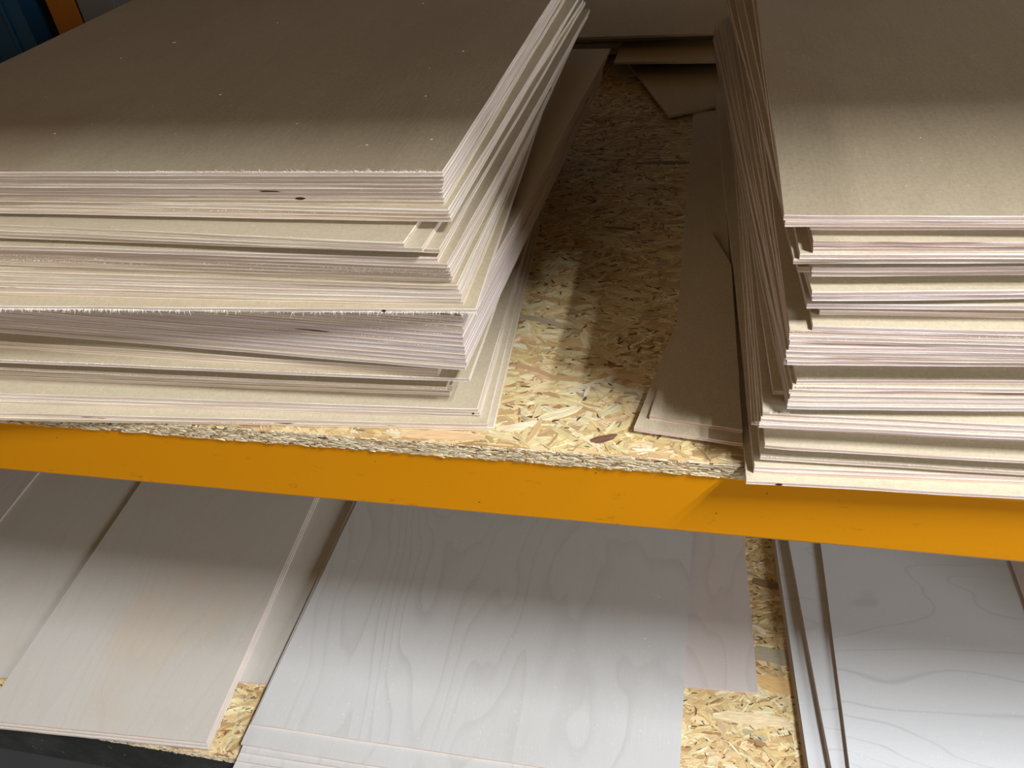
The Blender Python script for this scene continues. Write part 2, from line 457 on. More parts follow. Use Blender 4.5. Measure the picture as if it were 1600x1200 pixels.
osb_board('lower chipboard shelf deck under the wide pale sheets', -0.76, -2.3, 1.05, 1.4,
          [(0.0, 0.27, 0.02, 0.75), (-0.80, -0.66, 0.0, 0.20), (-1.26, -1.14, 0.0, 0.12)], (-1.25, -0.62), 17000, low_special)

# ------------------------------------------------------------------ rack steel
def shelf_beam(label, zt, h, x0, x1, mat, y0=0.002, d=0.05):
    """hollow box beam with a rounded outer face and a small step lip on its inner top"""
    prof = [(y0+0.004, zt-h), (y0+d, zt-h), (y0+d, zt-0.022), (y0+d-0.018, zt-0.022), (y0+d-0.018, zt), (y0+0.004, zt),
            (y0+0.0012, zt-0.0012), (y0, zt-0.004), (y0, zt-h+0.004), (y0+0.0012, zt-h+0.0012)]
    V = [(x, p[0], p[1]) for x in (x0, x1) for p in prof]
    n = len(prof)
    Fc = [[i, (i+1) % n, (i+1) % n + n, i+n] for i in range(n)] + [list(range(n))[::-1], list(range(n, 2*n))]
    me = mesh_from('shelf_beam', V, Fc, [mat])
    bm = bmesh.new(); bm.from_mesh(me); bmesh.ops.recalc_face_normals(bm, faces=bm.faces); bm.to_mesh(me); bm.free()
    o = link('shelf_beam', me)
    return setp(o, label, 'shelf beam')
shelf_beam('orange-yellow painted steel rack beam under the upper chipboard deck', -0.018, 0.080, -2.3, 0.95, M['yellow'])
shelf_beam('near-black dusty beam below the lower deck at the bottom left', -0.778, 0.120, -2.3, 1.05, M['black'])
# rear beams carry the decks too
shelf_beam('rear rack beam behind the upper plywood stacks', -0.018, 0.080, -2.3, 0.95, M['yellow'], y0=1.80)

# level above the camera's view: its deck, beam and overhanging sheets shade the stacks
shelf_beam('rack beam of the level above the stacks, out of view', 0.732, 0.080, -2.3, 0.95, M['yellow'])
bm = bmesh.new(); box(bm, -2.3, 0.95, 0.0, 1.9, 0.732, 0.750)
setp(bm_obj('osb_board', bm, M['osb']), 'chipboard deck of the level above the stacks, out of view', 'shelf board')

# rack uprights, blue steel, slotted
def upright(x, y, label):
    root = bpy.data.objects.new('rack_upright', None); COL.objects.link(root); root.location = (x, y, -0.90)
    setp(root, label, 'rack upright')
    bm = bmesh.new()
    for zc in range(0, 46):                      # front web between slots
        z0 = zc*0.05
        box(bm, -0.04, 0.04, -0.001, 0.001, z0, z0+0.03)
        box(bm, -0.04, -0.012, -0.001, 0.001, z0+0.03, z0+0.05)
        box(bm, 0.012, 0.04, -0.001, 0.001, z0+0.03, z0+0.05)
    box(bm, -0.041, -0.039, 0, 0.06, 0, 2.3); box(bm, 0.039, 0.041, 0, 0.06, 0, 2.3)
    bm_obj('post', bm, M['blue'], root)
    bm = bmesh.new(); box(bm, -0.07, 0.07, -0.05, 0.10, 0.0, 0.006, 0.001)
    bm_obj('foot_plate', bm, M['blue'], root)
    return root
upright(-2.345, 0.012, 'blue slotted steel rack upright holding the left beam ends, out of view')
upright(1.10, 0.012, 'blue slotted steel rack upright holding the right beam ends, out of view')

# ------------------------------------------------------------------ plywood sheets
def outline(w, d, sgn, rr, jit):
    """corner at the origin, sheet runs to sgn*w along x and to d along y; hand-cut edges wander a little"""
    pts = []
    nx, ny = 36, 20
    def wob():
        p1, p2 = rr.uniform(0, 6), rr.uniform(0, 6)
        return lambda t: jit*(0.6*math.sin(3*t+p1)+0.3*math.sin(11*t+p2)+rr.uniform(-0.25, 0.25))
    f = wob()
    for i in range(nx): pts.append((w*i/nx, f(i/nx*3) if i else rr.uniform(0, jit)))
    f = wob()
    for i in range(ny): pts.append((w + (f(i/ny*3) if i else 0), d*i/ny))
    f = wob()
    for i in range(nx): pts.append((w - w*i/nx, d + (f(i/nx*3) if i else 0)))
    f = wob()
    for i in range(ny): pts.append(((f(i/ny*3) if i else 0), d - d*i/ny))
    pts = [(sgn*x, y) for x, y in pts]
    if sgn < 0: pts.reverse()
    return pts

def sheet_mesh(w, d, sgn, face, edge, seed, jit=0.0005, th=TH):
    rr = random.Random(seed)
    pts = outline(w, d, sgn, rr, jit)
    n = len(pts)
    cx, cy = sgn*w/2, d/2
    ch = 0.00025
    V = []
    for (z, ins) in ((0, ch), (ch, 0), (th*0.33, 0.0001), (th*0.66, -0.00005), (th-ch, 0.0), (th, ch)):
        for (x, y) in pts:
            sx = 1 - ins/(w/2)*1.0; sy = 1 - ins/(d/2)
            V.append((cx+(x-cx)*sx, cy+(y-cy)*sy, z))
    Fc = []; idx = []
    for r in range(5):
        for i in range(n):
            j = (i+1) % n
            Fc.append([r*n+i, r*n+j, (r+1)*n+j, (r+1)*n+i]); idx.append(1)
    Fc.append([5*n+i for i in range(n)]); idx.append(0)
    Fc.append([i for i in range(n)][::-1]); idx.append(0)
    return mesh_from('plywood_sheet', V, Fc, [face, edge], idx)

def put_sheet(me, x, y, z, yaw, label, group):
    o = bpy.data.objects.new('plywood_sheet', me)
    COL.objects.link(o)
    o.location = (x, y, z); o.rotation_euler = (0, 0, R(yaw))
    setp(o, label, 'plywood sheet', group)
    return o

def fringe(parent, x0, x1, z, n, seed, lmin=0.0008, lmax=0.003, up=0.3, dense_at=None):
    """torn fibres along the front cut"""
    rr = random.Random(seed); V = []; Fc = []
    for k in range(n):
        t = rr.random()
        if dense_at is not None: t = dense_at + (t-dense_at)*rr.random()
        x = x0 + (x1-x0)*t
        L = 1.4*rr.uniform(lmin, lmax)*(0.4+0.6*rr.random()); w = rr.uniform(0.00018, 0.00042)
        dx = rr.uniform(-0.9, 0.9)*L; dz = (up+rr.uniform(-0.6, 0.6))*L; dy = -rr.uniform(0.15, 0.6)*L
        b = len(V); y = 0.0002
        V += [(x-w, y, z), (x+w, y, z), (x, y, z+1.6*w), (x+dx, y+dy, z+dz)]
        Fc += [(b, b+1, b+3), (b+1, b+2, b+3), (b+2, b, b+3), (b, b+2, b+1)]
    o = link('splinter_fringe', mesh_from('splinter_fringe', V, Fc, [M['splinter']]), None, parent)
    return setp(o, kind='stuff')

LEFT = [
 ('foot', -0.1764, 0.0207, 3.82),
 ('foot2', -0.1819, 0.0199, 3.52),
 ('ledge', -0.1901, 0.0280, 2.87),
 ('ledge', -0.1899, 0.0268, 2.59),
 ('wide', -0.1911, 0.0264, 2.41),
 ('hid_tan', -0.2226, 0.0419, 1.72),
 ('hid_tan', -0.2186, 0.0440, 1.72),
 ('hid_tan', -0.2190, 0.0433, 1.72),
 ('hid_tan', -0.2281, 0.0348, 1.72),
 ('hid_tan', -0.2245, 0.0457, 1.72),
 ('tan', -0.2174, 0.0254, 1.04),
 ('hid_fuzzy', -0.2352, 0.0442, 1.09),
 ('hid_fuzzy', -0.2325, 0.0390, 1.09),
 ('hid_fuzzy', -0.2260, 0.0399, 1.09),
 ('fuzzy', -0.1916, 0.0188, 1.14),
 ('pink', -0.2205, 0.0199, -0.87),
 ('pink', -0.2198, 0.0197, -1.08),
 ('hid_purple', -0.2354, 0.0279, -1.91),
 ('hid_purple', -0.2214, 0.0310, -1.91),
 ('purple', -0.1900, 0.0100, -2.73),
 ('purple', -0.1898, 0.0104, -2.81),
 ('purple', -0.1896, 0.0108, -2.89),
 ('purple', -0.1893, 0.0112, -2.96),
 ('purple', -0.1891, 0.0115, -3.04),
 ('purple', -0.1888, 0.0118, -3.12),
 ('purple', -0.1885, 0.0120, -3.20),
 ('purple', -0.1882, 0.0122, -3.28),
 ('purple', -0.1879, 0.0123, -3.37),
 ('purple', -0.1876, 0.0124, -3.45),
 ('purple', -0.1872, 0.0125, -3.53),
 ('purple', -0.1869, 0.0125, -3.62),
 ('purple', -0.1865, 0.0124, -3.71),
 ('hid_lip', -0.2033, 0.0296, -0.49),
 ('hid_lip', -0.2037, 0.0300, -0.49),
 ('lip', -0.1717, 0.0059, 2.73),
 ('D', -0.1834, 0.0097, 0.97),
 ('D', -0.1836, 0.0095, 0.66),
 ('D', -0.1837, 0.0092, 0.34),
 ('D', -0.1839, 0.0089, 0.03),
 ('D', -0.1840, 0.0085, -0.30),
 ('C', -0.1893, 0.0108, -0.40),
 ('C', -0.1887, 0.0085, -0.66),
 ('C', -0.1880, 0.0061, -0.92),
 ('C', -0.1874, 0.0037, -1.19),
 ('C', -0.1867, 0.0012, -1.46),
 ('C', -0.1860, -0.0013, -1.73),
 ('B4', -0.1944, -0.0002, -0.79),
 ('hid_B3', -0.2118, 0.0153, -1.23),
 ('B3', -0.1912, -0.0010, -1.68),
 ('B2', -0.2026, -0.0069, -2.48),
 ('B1', -0.2166, -0.0070, -3.00),
 ('hid_A2', -0.2191, 0.0257, -2.02),
 ('A2', -0.1846, 0.0177, -1.04),
 ('A2', -0.1846, 0.0162, -1.30),
 ('A2', -0.1845, 0.0145, -1.56),
 ('A', -0.1892, 0.0194, -0.53),
 ('A', -0.1883, 0.0179, -0.53),
 ('A', -0.1874, 0.0164, -0.53),
 ('A', -0.1864, 0.0148, -0.53),
 ('A', -0.1854, 0.0130, -0.52),
 ('A', -0.1844, 0.0112, -0.52),
 ('A', -0.1833, 0.0093, -0.51),
 ('A', -0.1822, 0.0072, -0.51),
]

RIGHT = [
 ('foot', 0.0503, -0.0232, 1.76),
 ('foot2', 0.0563, -0.0144, 2.70),
 ('foot2', 0.0564, -0.0144, 2.73),
 ('hid_s11', 0.0617, 0.0050, 1.87),
 ('s11', 0.0604, -0.0105, 1.01),
 ('hid_s10', 0.0671, 0.0071, 0.84),
 ('hid_s10', 0.0668, 0.0064, 0.84),
 ('hid_s10', 0.0586, -0.0021, 0.84),
 ('s10', 0.0622, -0.0142, 0.67),
 ('hid_q', 0.0619, 0.0051, 1.04),
 ('hid_q', 0.0522, 0.0046, 1.04),
 ('hid_q', 0.0546, -0.0006, 1.04),
 ('hid_q', 0.0605, 0.0003, 1.04),
 ('hid_q', 0.0541, -0.0060, 1.04),
 ('q', 0.0553, -0.0176, 1.41),
 ('q', 0.0564, -0.0156, 1.26),
 ('q', 0.0575, -0.0136, 1.10),
 ('hid_s9', 0.0786, -0.0023, 2.66),
 ('hid_s9', 0.0650, 0.0036, 2.66),
 ('s9', 0.0741, -0.0177, 4.21),
 ('s9', 0.0744, -0.0167, 4.12),
 ('s9', 0.0746, -0.0157, 4.03),
 ('s9', 0.0749, -0.0148, 3.93),
 ('s9', 0.0752, -0.0139, 3.83),
 ('s8', 0.0789, -0.0126, 4.78),
 ('hid_p', 0.0694, 0.0050, 4.20),
 ('hid_p', 0.0692, 0.0028, 4.20),
 ('hid_p', 0.0826, -0.0046, 4.20),
 ('hid_p', 0.0708, -0.0021, 4.20),
 ('hid_p', 0.0826, 0.0072, 4.20),
 ('p', 0.0682, -0.0224, 3.61),
 ('p', 0.0680, -0.0218, 3.20),
 ('p', 0.0679, -0.0212, 2.78),
 ('p', 0.0677, -0.0207, 2.36),
 ('p', 0.0676, -0.0202, 1.92),
 ('p', 0.0674, -0.0197, 1.48),
 ('p', 0.0672, -0.0193, 1.02),
 ('s7', 0.0827, -0.0188, 0.89),
 ('hid_s6', 0.0880, -0.0053, 1.77),
 ('hid_s6', 0.0829, -0.0023, 1.77),
 ('hid_s6', 0.0876, -0.0063, 1.77),
 ('s6', 0.0769, -0.0167, 2.65),
 ('hid_s5', 0.0847, -0.0005, 3.46),
 ('s5', 0.0793, -0.0198, 4.28),
 ('s5', 0.0783, -0.0207, 4.01),
 ('hid_s4', 0.0717, 0.0035, 3.70),
 ('hid_s4', 0.0693, -0.0029, 3.70),
 ('s4', 0.0771, -0.0153, 3.39),
 ('s4', 0.0764, -0.0168, 3.12),
 ('hid_s3', 0.0656, -0.0071, 2.99),
 ('s3', 0.0633, -0.0207, 2.86),
 ('s2', 0.0668, -0.0211, 2.41),
 ('s1', 0.0748, -0.0198, 2.27),
 ('s1', 0.0742, -0.0196, 1.75),
 ('hid_top2', 0.0731, -0.0041, 1.28),
 ('hid_top2', 0.0744, -0.0077, 1.28),
 ('top2', 0.0554, -0.0157, 0.82),
 ('top', 0.0542, -0.0149, 0.28),
]


ORD = ['first', 'second', 'third', 'fourth', 'fifth', 'sixth', 'seventh', 'eighth', 'ninth', 'tenth', 'eleventh', 'twelfth', 'thirteenth', 'fourteenth', 'fifteenth']
W_L, D_L, W_R, D_R = 0.625, 0.69, 0.61, 0.86
pool = {}
def get(kind, sgn, w, d, k):
    key = (kind, sgn, w, d, k % 7)
    if key not in pool:
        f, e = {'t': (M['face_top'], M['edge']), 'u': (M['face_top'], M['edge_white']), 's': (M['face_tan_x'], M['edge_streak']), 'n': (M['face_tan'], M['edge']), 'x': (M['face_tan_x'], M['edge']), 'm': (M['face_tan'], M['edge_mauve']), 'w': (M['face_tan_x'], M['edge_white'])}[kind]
        pool[key] = sheet_mesh(w, d, sgn, f, e, hash_seed(kind)+7*(k % 7)+int(d*100)+(sgn+1)*50)
    return pool[key]
def hash_seed(s): return ord(s[0])*13

LDESC = {
 'foot': 'lowest plywood sheet of the left stack, longest, lying on the chipboard',
 'foot2': 'plywood sheet second from the bottom of the left stack',
 'ledge': '{o} of two thin sheets just under the wide tan ledge of the left stack',
 'wide': 'sheet whose wide tan face makes the lowest ledge of the left stack',
 'tan': 'sheet set back at its right corner, just above the lowest tan ledge, left stack',
 'fuzzy': 'sheet with a yellow fuzzy front edge jutting out below the purplish bundle',
 'pink': '{o} of two pinkish sheets directly under the purplish bundle, left stack',
 'purple': '{o} sheet down in the slanting purplish grey bundle of the left stack',
 'lip': 'sheet with a splintered white front edge jutting out above the purplish bundle',
 'D': '{o} sheet down of the five just above the splintered white lip, left stack',
 'C': '{o} sheet down of the six in the shade band mid-height of the left stack',
 'B4': 'sheet with a bright white lower lip under the stepped corners, left stack',
 'B3': 'lowest of the three sheets stepped like stairs at the left stack corner',
 'B2': 'middle of the three sheets stepped like stairs at the left stack corner',
 'B1': 'uppermost of three stair-stepped sheets, a pale tan strip in the left stack',
 'A2': '{o} of three sheets closing the top bundle, sticking out slightly right',
 'A': '{o} sheet from the top of the left plywood stack',
}
LGRP = {'purple': 'purplish grey bundle in the left stack', 'A': 'top bundle of the left stack', 'A2': 'top bundle of the left stack', 'C': 'middle bundles of the left stack', 'D': 'middle bundles of the left stack'}
RDESC = {
 'foot': 'lowest plywood sheet of the right stack, overhanging the yellow beam',
 'foot2': '{o} of two thin sheets above the overhanging lowest sheet, right stack',
 's11': 'sheet with torn fibres along its edge, fourth ledge up, right stack',
 's10': 'sheet with a broad tan ledge below the thick white triple, right stack',
 'q': '{o} of three tight white-edged sheets jutting left low in the right stack',
 's9': '{o} sheet down of the five with a dark knot streak, right stack',
 's8': 'sheet with a tan ledge between the mauve bundle and the streaked one',
 'p': '{o} sheet down in the mauve striped bundle of the right stack',
 's7': 'sheet with a wide yellowish ledge on top of the mauve striped bundle',
 's6': 'single white-edged sheet over the deep shadow gap, mid right stack',
 's5': '{o} of two sheets resting on the one above the deep shadow gap',
 's4': '{o} of two sheets set back under the brown-streaked corner, right stack',
 's3': 'sheet with a brown-streaked front edge jutting left near the top, right stack',
 's2': 'white-edged sheet resting on the brown-streaked one, right stack',
 's1': '{o} of two sheets set back below the top pair of the right stack',
 'top2': 'second plywood sheet from the top of the right stack',
 'top': 'topmost plywood sheet of the right stack, half in shade',
}
RGRP = {'p': 'mauve striped bundle in the right stack', 's9': 'knot-streaked bundle in the right stack', 'q': 'white-edged triple low in the right stack'}

GAPS = {'left': {'fuzzy': 'the yellow fuzzy edge, left stack', 'purple': 'the purplish bundle, left stack', 'lip': 'the splintered white lip, left stack',
                 'B4': 'the white lower lip, left stack', 'B3': 'the stair-stepped corners, left stack', 'A2': 'the top bundle, left stack', 'tan': 'the inset sheet, left stack',
                 'C': 'the mid bundle, left stack', 'D': 'the bundle over the lip, left stack', 'pink': 'the pinkish pair, left stack', 'ledge': 'the low ledge', 'wide': 'the wide ledge', 'foot': 'the foot', 'foot2': 'the foot'},
        'right': {'s11': 'the low torn ledge, right stack', 's10': 'the broad low ledge, right stack', 'q': 'the white-edged triple, right stack', 's9': 'the streaked bundle, right stack',
                  'p': 'the mauve striped bundle, right stack', 's6': 'the single white-edged sheet, right stack', 's5': 'the pair over the deep gap, right stack', 's4': 'the set-back pair, right stack',
                  's3': 'the brown-streaked sheet, right stack', 'top2': 'the top pair, right stack'}}
def knot(parent, x, z, l, h):
    V = []; n = 9
    for yy in (-0.0004, 0.0006):
        for i in range(n):
            a = 6.2832*i/n
            V.append((x+l/2*math.cos(a)*(1+0.15*math.sin(3*i)), yy, z+h/2*math.sin(a)))
    Fc = [list(range(n))] + [[i, i+n, (i+1) % n+n, (i+1) % n] for i in range(n)]
    return link('knot', mesh_from('knot', V, Fc, [M['void']]), None, parent)

def build_stack(table, sgn, side, DESC, GRP, W, D):
    cnt = {}; tot = {}
    for g, *_ in table: tot[g] = tot.get(g, 0)+1
    zs = {}
    objs = []
    for k, (g, x, y, yaw) in enumerate(table):
        cnt[g] = cnt.get(g, 0)+1
        o_ = tot[g]-cnt[g]        # 0 = uppermost of the group
        rr = random.Random(k*31+sgn)
        kind = 'n'
        if side == 'left':
            if g == 'purple': kind = 'm'
            elif g in ('B1', 'B2', 'B3', 'foot', 'foot2', 'ledge', 'wide', 'A2'): kind = 'x'
        else:
            kind = 'w'
            if g in ('p', 's9') and rr.random() < 0.45: kind = 'm'
            if g == 's3' or (g == 's9' and o_ in (1, 3)) or (g == 'p' and o_ in (0, 2, 5)) or (g == 's1' and o_ == 0): kind = 's'
        d = D + rr.choice([0, 0, 0, 0.01, -0.012])
        if side == 'left' and g in ('foot', 'foot2'): d = 1.0
        if g.startswith('hid_'):
            nm = GAPS[side][g[4:]]
            q_ = '' if tot[g] == 1 else ('upper ' if o_ == 0 else 'lower ') if tot[g] == 2 else ORD[o_] + ' '
            lab = '%sset-back sheet in the shadow gap under %s' % (q_, nm)
            grp = 'set-back sheets under %s' % nm
        else:
            two = ['upper', 'lower']
            w = two[o_] if tot[g] == 2 else ORD[o_]
            if side == 'left' and g == 'A':
                lab = 'topmost plywood sheet of the left stack, broad brown face with splintered front edge' if o_ == 0 else DESC[g].format(o=w)
            else: lab = DESC[g].format(o=w)
            lab = lab[0].lower()+lab[1:]
            grp = GRP.get(g, 'sheets of the %s stack' % side)
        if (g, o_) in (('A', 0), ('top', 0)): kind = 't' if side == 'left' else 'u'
        jx = rr.uniform(-0.0012, 0.0012) if tot[g] > 3 else 0
        jy = rr.uniform(-0.0007, 0.0007) if tot[g] > 3 else 0
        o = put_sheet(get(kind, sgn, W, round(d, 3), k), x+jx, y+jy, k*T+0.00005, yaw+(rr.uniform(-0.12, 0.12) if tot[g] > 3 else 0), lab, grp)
        objs.append((g, o_, o))
    return objs
L_OBJ = build_stack(LEFT, -1, 'left', LDESC, LGRP, W_L, D_L)
R_OBJ = build_stack(RIGHT, 1, 'right', RDESC, RGRP, W_R, D_R)
for g, o_, o in L_OBJ:
    if g == 'A' and o_ == 0: fringe(o, 0, -0.30, TH*0.95, 420, 1, 0.0012, 0.0034, 0.55, 0.05)
    if g == 'A' and o_ == 4: fringe(o, 0, -0.25, TH*0.8, 320, 2, 0.0006, 0.002, 0.1, 0.1)
    if g == 'A2' and o_ == 1: fringe(o, 0, -0.30, TH*0.6, 320, 22, 0.0006, 0.0018, 0.1, 0.1)
    if g == 'C' and o_ in (2, 3): fringe(o, 0, -0.55, TH*0.6, 1200, 3+o_, 0.0008, 0.002, -0.1)
    if g == 'lip': fringe(o, 0, -0.50, TH*0.3, 1100, 6, 0.001, 0.0036, -0.75)
    if g == 'purple' and o_ < 8: fringe(o, 0, -0.22, TH*0.4, 110, 7+o_, 0.0004, 0.0011, 0.0, 0.1)
    if g == 'fuzzy': fringe(o, 0, -0.60, TH*0.9, 1300, 31, 0.0008, 0.0024, 0.4)
    if g == 'tan': fringe(o, 0, -0.55, TH*0.4, 700, 32, 0.0005, 0.0014, -0.2)
    if g == 'foot': fringe(o, 0, -0.60, TH*0.6, 700, 33, 0.0005, 0.0012, 0.3)
for g, o_, o in L_OBJ:
    if g == 'C' and o_ == 4: knot(o, -0.478, 0.002, 0.013, 0.0028); knot(o, -0.462, 0.0022, 0.010, 0.0024)
    if g == 'lip': knot(o, -0.078, 0.002, 0.004, 0.0022)
    if g == 'ledge' and o_ == 0: knot(o, -0.006, 0.0024, 0.0025, 0.002)
    if g == 'A' and o_ == 6: knot(o, -0.118, 0.002, 0.009, 0.0022)
for g, o_, o in R_OBJ:
    if g == 'foot': knot(o, 0.0265, 0.0018, 0.0055, 0.0022)
    if g == 's11': fringe(o, 0, 0.25, TH*0.95, 420, 41, 0.0006, 0.0018, 0.2)
    if g == 's9' and o_ == 0: fringe(o, 0, 0.06, TH*0.8, 120, 42, 0.0008, 0.0022, 0.2)
    if g == 'q' and o_ == 0: fringe(o, 0, 0.02, TH*0.9, 120, 43, 0.0015, 0.006, 0.8)
    if g == 'p' and o_ in (0, 1): fringe(o, 0, 0.2, TH*0.6, 260, 44+o_, 0.0005, 0.0014, 0.0)

# loose sheets beside the right stack (askew, overlapping on the deck)
def polygon_sheet(pts, z, face, edge, label, group=None, th=TH, cat='plywood sheet'):
    c0 = pts[0]
    V = []; n0 = len(pts); P = []
    rr = random.Random(len(label))
    for i in range(n0):
        a = pts[i]; c = pts[(i+1) % n0]
        m_ = 14
        for k in range(m_):
            t = k/m_
            j = 0.0003 if k else 0
            P.append((a[0]+(c[0]-a[0])*t-c0[0]+rr.uniform(-j, j), a[1]+(c[1]-a[1])*t-c0[1]+rr.uniform(-j, j)))
    n = len(P)
    for zz in (0, th*0.33, th*0.66, th):
        for (x, y) in P: V.append((x, y, zz))
    Fc = []; idx = []
    for r in range(3):
        for i in range(n):
            j = (i+1) % n
            Fc.append([r*n+i, r*n+j, (r+1)*n+j, (r+1)*n+i]); idx.append(1)
    Fc.append([3*n+i for i in range(n)]); idx.append(0)
    Fc.append(list(range(n))[::-1]); idx.append(0)
    me = mesh_from('plywood_sheet', V, Fc, [face, edge], idx)
    o = link('plywood_sheet', me)
    o.location = (c0[0], c0[1], z)
    return setp(o, label, cat, group)

z1 = 0.0001
polygon_sheet([(-0.0165, 0.17), (0.0433, 0.16), (0.0240, 0.805), (-0.0175, 0.800)], z1, M['face_tan'], M['edge'],
              'narrow straight plywood strip lying flat deep between the two stacks')
polygon_sheet([(-0.0470, 0.0285), (0.0480, 0.0175), (0.0393, 0.30), (0.014, 0.395), (-0.010, 0.235)], z1+T, M['face_tan'], M['edge_white'],
              'lower of the two askew plywood offcuts beside the right stack, fuzzy front edge')
polygon_sheet([(-0.0340, 0.0410), (0.0475, 0.0300), (0.0390, 0.31), (0.016, 0.385), (-0.007, 0.240)], z1+2*T, M['face_tan'], M['edge_white'],
              'upper of the two askew plywood offcuts beside the right stack')
# the rear row, set across the gap
polygon_sheet([(-0.055, 0.772), (0.030, 0.822), (0.030, 1.10), (-0.165, 1.10)], z1+T, M['face_tan'], M['edge'],
              'plywood sheet corner pointing forward between the stacks, far back')
polygon_sheet([(-0.170, 0.985), (-0.06, 0.985), (-0.06, 1.25), (-0.170, 1.25)], z1, M['face_tan_x'], M['edge'],
              'small plywood offcut end peeking out left of the pointed sheet')
for k in range(5):
    y_ = 1.09+random.uniform(0, 0.01)
    polygon_sheet([(-0.30, y_), (0.30, y_), (0.30, 1.75), (-0.30, 1.75)], z1+(2+k)*T, M['face_tan'], M['edge'],
        'plywood sheet supporting the rear row, in the dark behind the stacks', 'supporting sheets of the rear row')
polygon_sheet([(-0.163, 0.968), (0.25, 0.940), (0.28, 1.70), (-0.14, 1.72)], z1+7*T, M['face_tan'], M['edge'],
              'lower plywood sheet of the rear row, reaching across the dark gap')
for k in range(5):
    polygon_sheet([(-0.30, 1.09), (0.30, 1.085), (0.30, 1.74), (-0.30, 1.745)], z1+(8+k)*T, M['face_tan'], M['edge'],
        'plywood sheet supporting the rear row, in the dark behind the stacks', 'supporting sheets of the rear row')
polygon_sheet([(-0.33, 1.040), (0.28, 1.022), (0.30, 1.74), (-0.31, 1.76)], z1+13*T, M['face_tan'], M['edge'],
              'upper plywood sheet of the rear row, spanning behind both stacks')

# ------------------------------------------------------------------ lower shelf sheets
ZL = -0.7599
def low(pts, lev, face, label, edge='edge_white', group=None):
    return polygon_sheet(pts, ZL+lev*T, M[face], M[edge], label, group)
def rect(x, y, w, d, yaw):      # front-left corner
    a = R(yaw); ca, sa = math.cos(a), math.sin(a)
    return [(x, y), (x+w*ca, y+w*sa), (x+w*ca-d*sa, y+w*sa+d*ca), (x-d*sa, y+d*ca)]
low(rect(-1.69, 0.020, 0.62, 1.1, 6.0), 0, 'face_stained', 'greyish plywood sheet at the far left of the lower shelf')
low([(-1.62, -0.05), (-1.492, 0.36), (-1.55, 1.1), (-2.1, 1.1), (-2.1, -0.05)], 1, 'face_mauve', 'dark mauve sheet corner at the left end under the yellow beam')
low(rect(-0.985, 0.115, 0.325, 0.9, 3.5), 0, 'face_stained', 'plywood strip peeking out right of the stained sheets, lower shelf')
for k in range(3):
    low(rect(-1.183+0.002*(2-k), -0.016-0.003*(2-k), 0.432, 0.95, 3.4+0.05*k), 1+k, 'face_stained', ['bottom', 'middle', 'top'][k] +
        ' sheet of the three thin tan-stained ones at the lower left', 'edge_white', 'three stained sheets at the lower left')
low(rect(-0.20, 0.222, 0.338, 1.0, 3.0), 0, 'face_mauve', 'short plywood sheet ending on the chipboard right of the wide pale sheets')
for k, (x, y, yw) in enumerate([(-0.690, -0.020, 0.3), (-0.688, -0.008, 0.6), (-0.686, 0.005, 0.6), (-0.689, 0.0155, 0.2)]):
    low(rect(x, y, 0.703, 1.05, yw), 1+k, 'face_pale', ['lowest', 'second lowest', 'second highest', 'third'][k] if 0 else
        ['lowest of the wide pale sheets at the bottom centre', 'second lowest of the wide pale sheets at the bottom centre',
         'middle one of the wide pale sheets at the bottom centre', 'sheet just under the topmost wide pale one, bottom centre'][k])
low([(-0.685, 0.049), (0.0165, 0.056), (0.0250, 1.02), (-0.678, 1.02)], 5, 'face_pale', 'topmost wide pale birch sheet with cathedral grain at the bottom centre')
for k in range(4):
    low(rect(0.212+0.001*k, -0.02, 0.60, 1.0, 3.8), k, 'face_cross', ['lowest', 'second', 'third', 'uppermost'][k] + ' sheet of the narrow-showing bundle right of the chipboard strip', 'edge_white', 'narrow bundle at the lower right')
for k in range(3):
    low(rect(0.247+0.0005*k, -0.02, 0.60, 1.0, 4.9), 4+k, 'face_cross', ['bottom', 'middle', 'top'][k] + ' one of the angled sheets just under the white right-hand sheet', 'edge_white', 'angled sheets at the lower right')
for k in range(2):
    low(rect(0.262, -0.02, 0.61, 1.0, 0.7), 7+k, 'face_cross', ['white sheet directly under the topmost one at the lower right', 'topmost white sheet with thin contour grain at the lower right'][k])
low(rect(0.578, 0.30, 0.4, 0.75, 1.0), 9, 'face_mauve', 'sheet corner at the far right edge under the yellow beam')

